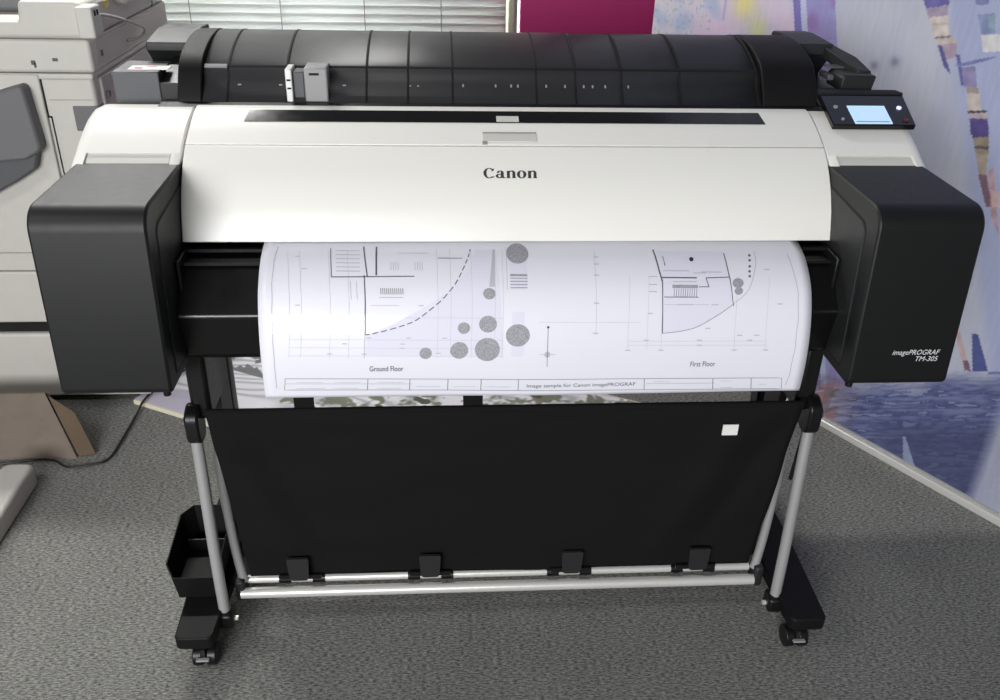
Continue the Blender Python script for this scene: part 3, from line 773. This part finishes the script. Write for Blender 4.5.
def label_(k, body, px, py, w, size=.012):
    me = text_mesh(body, size); ww = max(v.co.x for v in me.vertices); x0, t0 = dm(px, py); x1, _ = dm(px + w, py); f = (x1 - x0) / ww
    join_mapped(layer(k), me, lambda c: psp(x0 + c.x * f, t0 - c.y, LZ[k]))
# border
quadstrip('inklight', [(280, 249), (276, 262), (273, 285), (272, 310), (273, 340), (276, 365), (280, 388)], .8)
quadstrip('inklight', [(784, 252), (790, 270), (795, 292), (797, 320), (795, 350), (790, 375), (786, 386)], .8)
# title block
rect('ink', 288, 378.5, 782, 389.5, .45)
line('inklight', 288, 383.5, 415, 383.5, .6); line('inklight', 648, 383.5, 716, 383.5, .6)
for x in (371, 413, 451, 484, 521, 646, 714, 752): line('ink', x, 378.5, x, 389.5, .6)
label_('ink', 'Image sample for Canon imagePROGRAF', 529, 386.5, 108, .0095)
for x, y, w in ((300, 382, 28), (300, 388, 30), (338, 382, 28), (338, 388, 24), (381, 382, 28), (381, 388, 26), (420, 386, 26), (457, 386, 22), (488, 386, 28), (655, 381.5, 18), (722, 381.5, 14), (722, 388, 12), (760, 385, 8)):
    for i in range(int(w / 2.4)):
        h = .5 + random.random() * .6; line('inklight', x + i * 2.4, y, x + i * 2.4 + 1.5, y, h)
label_('inkblack', 'Ground Floor', 372, 371, 34, .013)
label_('inkblack', 'First Floor', 691, 366.5, 25, .013)
# ground floor plan
area('inkfaint', [(368, 335), (368, 356), (505, 356), (497, 250), (478, 250), (470, 270), (452, 290), (425, 308), (398, 322)])
line('ink', 366, 276, 366, 335, 1.1); line('inklight', 366, 335, 366, 358, .8)
line('ink', 333, 250, 333, 278, .8); line('ink', 366, 248, 369, 278, 1.2); line('ink', 333, 278, 416, 277, 1.1)
for y in (252, 256, 260, 264, 268, 272): line('inklight', 338, y, 362, y, 1.0)
line('ink', 379, 248, 378, 276, 1.6)
for i in range(12): line('ink', 382 + i * 2, 289, 382 + i * 2, 295, .6)
line('inklight', 380, 298, 404, 298, .8); line('inklight', 372, 306, 400, 306, .5)
for x0 in (393, 417):
    for i in range(4): line('inklight', x0 + i * 2.4, 263, x0 + i * 2.4, 271, .6)
line('inklight', 400, 254, 430, 254, .8); line('inklight', 398, 277, 416, 277, 1.2); line('ink', 440, 259, 464, 259, .8)
arc('ink', [(367, 335), (382, 332), (400, 327), (416, 321), (430, 311), (444, 299), (456, 285), (464, 271), (470, 258), (473, 249)], 1.0, True)
for x in (439, 452, 473, 496, 504): line('inklight', x, 250, x, 358, .3)
for y in (318, 340, 348, 356): line('inklight', 290, y, 505, y, .3)
for x in (290, 302, 331, 350): line('inklight', x, 252, x, 358, .3)
for (x, y) in ((300, 258), (306, 270), (298, 306), (346, 344), (370, 338), (404, 344), (404, 348), (331, 354), (366, 354), (410, 338), (446, 338), (422, 306), (440, 353)): line('inklight', x - 2.5, y, x + 2.5, y, 1.0)
for x in (352, 358): line('inklight', x, 282, x, 300, .6)
# second shaded wedge & pavement strip
area('inklight', [(495, 250), (497, 250), (496, 287), (490, 287)])
line('inklight', 508, 248, 508, 290, .5)
for i in range(5): line('inkblob', 511, 275.5 + i * 3.1, 528, 275.5 + i * 3.1, 1.0 if i else 2.4)
area('inkfaint', [(513, 312), (525, 312), (525, 356), (513, 356)])
area('inkfaint', [(511, 262), (527, 262), (527, 290), (511, 290)])
# trees
for x, y, r, k in ((519, 254, 11, 'inkblob'), (490, 294, 6.2, 'inkblob'), (489, 324, 9, 'inkblob'), (465, 328, 6.2, 'inkblob'), (427.5, 353, 6.2, 'inkblob'), (461, 350, 9, 'inkblob'), (489, 349, 12.5, 'inkblob'), (519, 335, 12, 'inkblob'), (735.5, 282, 5.4, 'inkblob'), (736.5, 290, 4.2, 'inkblob')):
    disc(k, x, y, r, 22, .92)
# compass
line('ink', 549, 327, 549, 366, .5); disc('inkblack', 549, 327, 1.2); line('inklight', 542, 354, 557, 354, .6); disc('inklight', 549, 354, 3)
line('inklight', 595, 250, 597, 333, .4); line('inklight', 540, 322, 640, 322, .3)
for y in (257, 264, 275, 303, 333): line('inklight', 594, y, 599, y, 1.2)
# first floor plan
area('inkfaint', [(662, 278), (728, 277), (731, 302), (712, 318), (690, 329), (664, 333)])
area('inkfaint', [(656, 250), (722, 250), (728, 276), (662, 278)])
line('ink', 653, 249, 661, 281, 1.5); line('ink', 661, 281, 663, 333, 1.0); line('ink', 661, 277, 695, 277, 1.4); line('ink', 704, 277, 727, 276, 1.0)
line('ink', 704, 277, 707, 286, .9); line('ink', 697, 286, 707, 286, .8)
area('inkblob', [(671, 284), (696, 284), (696, 287.5), (671, 287.5)]); line('inklight', 672, 281, 695, 281, 1)
for i in range(11): line('ink', 673 + i * 2.2, 288, 673 + i * 2.2, 296, .5)
line('ink', 663, 296.5, 697, 296.5, .8); line('inklight', 664, 304, 708, 304, .5)
line('ink', 662, 256, 664, 265, 1.0)
line('ink', 722, 252, 728, 280, 1.0); line('ink', 728, 280, 732, 305, .8)
arc('inkblob', [(663, 333), (680, 331), (696, 327), (710, 319), (722, 311), (732, 303)], .8)
arc('inklight', [(732, 303), (744, 292), (750, 278), (753, 262), (752, 250)], .7)
for y in (254, 259, 265, 270, 275): disc('ink', 747, y, 1.3, 8)
disc('inkblack', 690, 258.5, 2.2, 12); 
for x0, y0, x1 in ((662, 270, 688), (692, 272, 704), (700, 271, 720), (676, 304, 692), (710, 304, 717)): line('inklight', x0, y0, x1, y0, 1.1)
for x in (629, 648, 662, 735, 766): line('inklight', x, 275, x, 350, .3)
for y in (341, 345): line('inklight', 629, y, 766, y, .3)
for x, y in ((629, 350), (662, 350), (735, 350), (766, 350), (647, 340), (700, 340), (700, 345), (740, 335), (757, 335), (750, 340), (708, 328), (650, 313), (764, 268), (778, 303)): line('inklight', x - 2.5, y, x + 2.5, y, 1.1)
for y in (276, 284, 291): line('inklight', 648, y, 656, y, 1)
for k, b_ in INK.items():
    b_.normal_update()
    nm = {'inkfaint': 'tinted_plan_area', 'inklight': 'pale_plan_lines', 'inkblob': 'tree_symbols', 'ink': 'plan_lines', 'inkblack': 'plan_captions'}[k]
    me = bpy.data.meshes.new(nm); b_.to_mesh(me); b_.free(); me.materials.append(M[k]); o = bpy.data.objects.new(nm, me); COL.objects.link(o); o.parent = PA; o.location = OFF

# colours of the photo board behind the printer
def photo_colour(u, v):
    c = (246, 245, 249); w = .5 + .9 * nz(u * .8 + .5 * v, v * 2.4 - .8 * u, 5, 1)
    c = mixc(c, (170, 172, 178), max(0, min(1, abs(math.sin(9 * w)) ** 5)) * .7)
    if v < .11: c = mixc(c, (208, 202, 220), min(1, (.11 - v) * 30) * .9)
    leaf = nz(u * 1.2, v * 1.6, 11, 6) + .4 * nz(u, v, 60, 3)
    if v > .255 and leaf > -.05 and u < .35: c = mixc(c, (96, 98, 98), .75)
    if leaf > .0 and u > .35: c = mixc(c, (116, 120, 98), min(1, leaf * 6) * .85)
    if nz(u, v, 24, 11) > .33 and u > .4: c = (90, 96, 80)
    return c

# ================================================================== COPIER on the left
C0 = thing('office_copier', 'off-white multifunction copier behind the printer, cropped by the left edge', 'copier', (-1.25, .95, 0))
def cbox(name, m, x0, x1, y0, y1, z0, z1, bevel=.006, parent=None, seg=3):
    o = box(name, m, parent or C0, x0, x1, y0, y1, z0, z1, bevel, seg=seg)
    if parent is None: o.location = -C0.location
    return o
CX = -.913; CB = 1.30
bm = bmesh.new()
extr(bm, [(-1.60, .9765), (CX, .9765), (CX, 1.052), (-.935, 1.058), (-1.056, 1.058), (-1.062, 1.013), (-1.60, 1.013)], .645, CB, 'y')
su = obj('scanner_unit', bm, 'copier', C0, bevel=.010, seg=4, smooth=True); su.location = -C0.location
cbox('document_feeder', 'tray', -1.58, -1.085, .78, 1.25, 1.013, 1.10, .012)
ub = cbox('upper_body', 'copier', -1.60, CX - .002, .645, CB, .901, .9745, .008)
cbox('scanner_gap', 'tray', -1.59, CX - .012, .655, CB - .01, .90, .98, 0)
mb = cbox('main_body', 'copier', -1.60, CX - .012, .650, CB, .455, .8985, .010)
cbox('neck_band', 'copier', -1.60, CX - .008, .644, CB, .886, .8995, .004)
cbox('side_panel', 'copierside', CX - .016, CX - .004, .685, CB - .01, .40, .885, .003)
cbox('side_panel', 'copierside', CX - .008, CX + .001, .675, CB - .02, .912, .970, .002)
cbox('side_panel', 'copierside', CX - .008, CX + .002, .685, CB - .02, .982, 1.045, .002)
cbox('front_door', 'copier', -1.60, -1.043, .640, .66, .456, .8975, .003, seg=2)
dg_ = boxes('door_seam', 'groove', C0, [(-1.0428, -1.0405, .6475, .6525, .80, .897), (-1.0428, -1.034, .6475, .6525, .797, .8005), (-1.0362, -1.0338, .6475, .6525, .46, .80)]); dg_.location = -C0.location
hs = boxes('panel_line', 'seam', C0, [(-1.033, CX - .02, .6485, .6505, .838, .8395)]); hs.location = -C0.location
cbox('grip_recess', 'tray', -.983, CX - .010, .648, .70, .765, .825, .003)
cbox('lower_band', 'copier', -1.60, CX - .014, .648, CB, .403, .4525, .004)
cbox('paper_drawer', 'copier', -1.60, CX - .014, .648, CB, .2545, .400, .005)
cbox('drawer_gap', 'groove', -1.59, CX - .03, .66, CB - .02, .215, .26, 0)
cbox('paper_drawer', 'copier', -1.60, CX - .014, .645, CB, .027, .222, .008)
cbox('base_plinth', 'groove', -1.58, CX - .05, .69, CB - .03, .0, .035, 0)
for x in (-1.5, -.96):
    for y in (.70, 1.2):
        b_ = tube('caster', 'black', C0, [(x, y, .0), (x, y, .0)], .01) if 0 else None
for (x, z, w, h) in ((-1.048, .924, .010, .010), (-1.045, .919, .005, .012), (-.998, .931, .012, .007)):
    o = box('screw_hole', 'darkgrey', C0, x - w / 2, x + w / 2, .6435, .648, z - h / 2, z + h / 2, .001); o.location = -C0.location
for (y, z) in ((.70, .935), (.70, .84), (.705, .47), (1.15, .985)):
    o = box('side_slot', 'darkgrey', C0, CX - .006, CX + .003, y, y + .012, z - .006, z + .008, .001); o.location = -C0.location
# grey delivery tray reaching out to the front
tp = [(-1.26, 0.826), (-1.116, 0.869), (-1.067, 0.883), (-1.056, 0.731), (-1.095, 0.709), (-1.297, 0.689)]
bm = bmesh.new(); extr(bm, fillet(tp, [0, .02, .012, .02, .02, 0], 5), .60, .655, 'y')
o = obj('delivery_tray', bm, 'tray', C0, bevel=.006, smooth=True); o.location = -C0.location
tp2 = [(-1.297, 0.705), (-1.07, 0.726), (-1.084, 0.684), (-1.135, 0.652), (-1.341, 0.543)]
bm = bmesh.new(); extr(bm, tp2, .61, .655, 'y'); o = obj('tray_underside', bm, 'darkgrey', C0, bevel=.004, smooth=True); o.location = -C0.location
# card reader hung on the side with a cable
cr = box('card_reader', 'copier', C0, -.918, -.881, .60, .66, .985, 1.052, .004); cr.location = -C0.location
o = boxes('reader_port', 'groove', cr, [(-.8815, -.8795, .615, .622, 1.032, 1.043), (-.8815, -.8795, .632, .639, 1.032, 1.043)]); cr.location = -C0.location; o.location = (0, 0, 0)
o = tube('reader_cable', 'cable', C0, smoothpath([(-.888, .655, 1.030), (-.872, .74, 1.010), (-.868, .90, .965), (-.884, .955, .940), (-.895, .93, .932), (-.905, .88, .934)], 6), .0035, 8); o.location = -C0.location
o = box('control_overhang', 'copier', C0, -.94, -.885, .86, 1.02, 1.02, 1.075, .008); o.location = -C0.location
o = box('warning_sticker', 'yellow', C0, CX + .0015, CX + .0035, .77, .80, 1.026, 1.042); o.location = -C0.location
o = box('warning_sticker', 'blue', C0, CX + .0015, CX + .0035, .72, .735, 1.030, 1.042); o.location = -C0.location

# ------------------------------------------------------------------ things on the floor at the left
cbx = thing('cardboard_box', 'open brown cardboard box with a slanting flap on the carpet by the copier', 'box', (-1.3, .45, 0))
bm = bmesh.new()
f0 = [(-1.60, .385, 0), (-1.046, .385, 0), (-1.141, .50, 0.123), (-1.60, .50, 0.121)]
b0 = [(-1.60, .62, 0), (-1.16, .62, 0), (-1.141, .505, 0.123), (-1.60, .505, 0.121)]
F = [bm.verts.new(v) for v in f0]; Bk = [bm.verts.new(v) for v in b0]
bm.faces.new(F); bm.faces.new(Bk[::-1])
for i in (0, 2, 3): bm.faces.new((F[i], Bk[i], Bk[(i + 1) % 4], F[(i + 1) % 4]))
o = obj('carton_wall', bm, 'kraft', cbx, thick=.004); o.location = -cbx.location
bm = bmesh.new()
q = [bm.verts.new(v) for v in [(-1.135, 0.5, 0.116), (-1.043, 0.391, 0.003), (-1.003, 0.399, 0.003), (-1.064, 0.47, 0.082), (-1.109, 0.49, 0.104)]]
bm.faces.new(q); o = obj('carton_flap', bm, 'kraftin', cbx, thick=.004); o.location = -cbx.location
# white rounded foot of a table
bm = bmesh.new()
extr(bm, fillet([(-1.100, -.25), (-1.100, .29), (-1.17, .29), (-1.24, .0), (-1.24, -.25)], [.01, .02, .02, .02, .01], 5), 0, .058, 'z')
wf = obj('table_foot', bm, 'copier', None, smooth=True, bevel=.012, seg=4)
tag(wf, 'white rounded foot bar of furniture on the carpet at the left edge', 'furniture foot')
# cord from behind the printer
cd = tube('power_cord', 'cord', None, smoothpath([(-.87, .80, .021), (-.925, .70, .021), (-.945, .625, .021), (-.952, .585, .008), (-.956, .46, .006), (-.962, .376, .006), (-.99, .352, .006), (-1.05, .340, .006), (-1.10, .372, .006), (-1.16, .372, .006), (-1.3, .34, .006)], 6), .0030, 8)
tag(cd, 'thin black power cord lying across the carpet beside the cardboard box', 'power cord')
# large photo print on a flat board lying on the carpet behind the printer, cream front edge
d = Vector((.174, -.092, 0)).normalized(); nrm = Vector((.092, .174, 0)).normalized(); o0 = Vector((-.980, .6417, 0))
mx = Matrix(((d.x, nrm.x, 0, o0.x), (d.y, nrm.y, 0, o0.y), (0, 0, 1, 0), (0, 0, 0, 1)))
bt = thing('printed_board', 'pale printed photo board with a cream edge lying flat on the carpet behind the printer', 'display board', tuple(o0))
LB, WB = 1.305, .62
bm = bmesh.new(); add_box(bm, 0, LB, 0, WB, .0, .014, mx); o = obj('board_edge', bm, 'cream', bt, bevel=.002, smooth=True); o.location = -bt.location
vv, ff, cc = [], [], []
NU, NV = 400, 200
for i in range(NU + 1):
    for j in range(NV + 1):
        a_, b_ = LB * i / NU, .006 + (WB - .012) * j / NV
        vv.append(tuple(mx @ Vector((a_, b_, .0146)) - o0)); cc += list(rgb(photo_colour(a_, b_)))
for i in range(NU):
    for j in range(NV):
        a = i * (NV + 1) + j; ff.append((a, a + NV + 1, a + NV + 2, a + 1))
me = bpy.data.meshes.new('photo_print'); me.from_pydata(vv, [], ff); at = me.color_attributes.new('Print', 'FLOAT_COLOR', 'POINT'); at.data.foreach_set('color', cc)
me.materials.append(M['photo']); o = bpy.data.objects.new('photo_print', me); COL.objects.link(o); o.parent = bt

# ================================================================== LIGHT
w = bpy.data.worlds.new('World'); scene.world = w; w.use_nodes = True
w.node_tree.nodes['Background'].inputs['Color'].default_value = (.95, .97, 1.0, 1); w.node_tree.nodes['Background'].inputs['Strength'].default_value = .11
def area_light(name, loc, sx, sy, e, rot=(0, 0, 0), col=(1, .985, .96)):
    l = bpy.data.lights.new(name, 'AREA'); l.shape = 'RECTANGLE'; l.size = sx; l.size_y = sy; l.energy = e; l.color = col
    o = bpy.data.objects.new(name, l); COL.objects.link(o); o.location = loc; o.rotation_euler = rot; return o
area_light('ceiling_lamp_rear', (-1.3, 1.38, 2.42), 1.0, .12, 50)
area_light('ceiling_lamp_front_left', (-2.1, -1.1, 2.5), 1.2, .3, 19)
aim = (Vector((0, 0, .75)) - Vector((-1.5, -4.3, 1.6))).to_track_quat('-Z', 'Y').to_euler()
area_light('front_fill_light', (-1.5, -4.3, 1.6), 2.2, 1.3, 190, aim, (.99, .99, 1))  # soft frontal light added behind the camera, no window is built there
area_light('window_daylight', (-.6, 2.4, 1.7), 1.6, 1.4, 330, (R(-80), 0, 0), (.97, .98, .97))

# ================================================================== CAMERA
cam = bpy.data.cameras.new('camera'); co = bpy.data.objects.new('camera', cam); COL.objects.link(co)
cam.sensor_width = 36; cam.lens = 893.27 * 36 / 1000; cam.clip_start = .05
th, ya, ro = R(28.7421), R(4.2198), R(1.4297)
fwd = Vector((math.sin(ya) * math.cos(th), math.cos(ya) * math.cos(th), -math.sin(th)))
r = Vector((math.cos(ya), -math.sin(ya), 0)); u = r.cross(fwd)
r2 = r * math.cos(ro) + u * math.sin(ro); u2 = -r * math.sin(ro) + u * math.cos(ro)
co.matrix_world = Matrix(((r2.x, u2.x, -fwd.x, -.1181), (r2.y, u2.y, -fwd.y, -1.5318), (r2.z, u2.z, -fwd.z, 1.3554), (0, 0, 0, 1)))
scene.camera = co
scene.view_settings.view_transform = 'Standard'; scene.view_settings.look = 'None'
scene.view_settings.gamma = 1; scene.view_settings.exposure = 0.0; scene.view_settings.use_curve_mapping = False
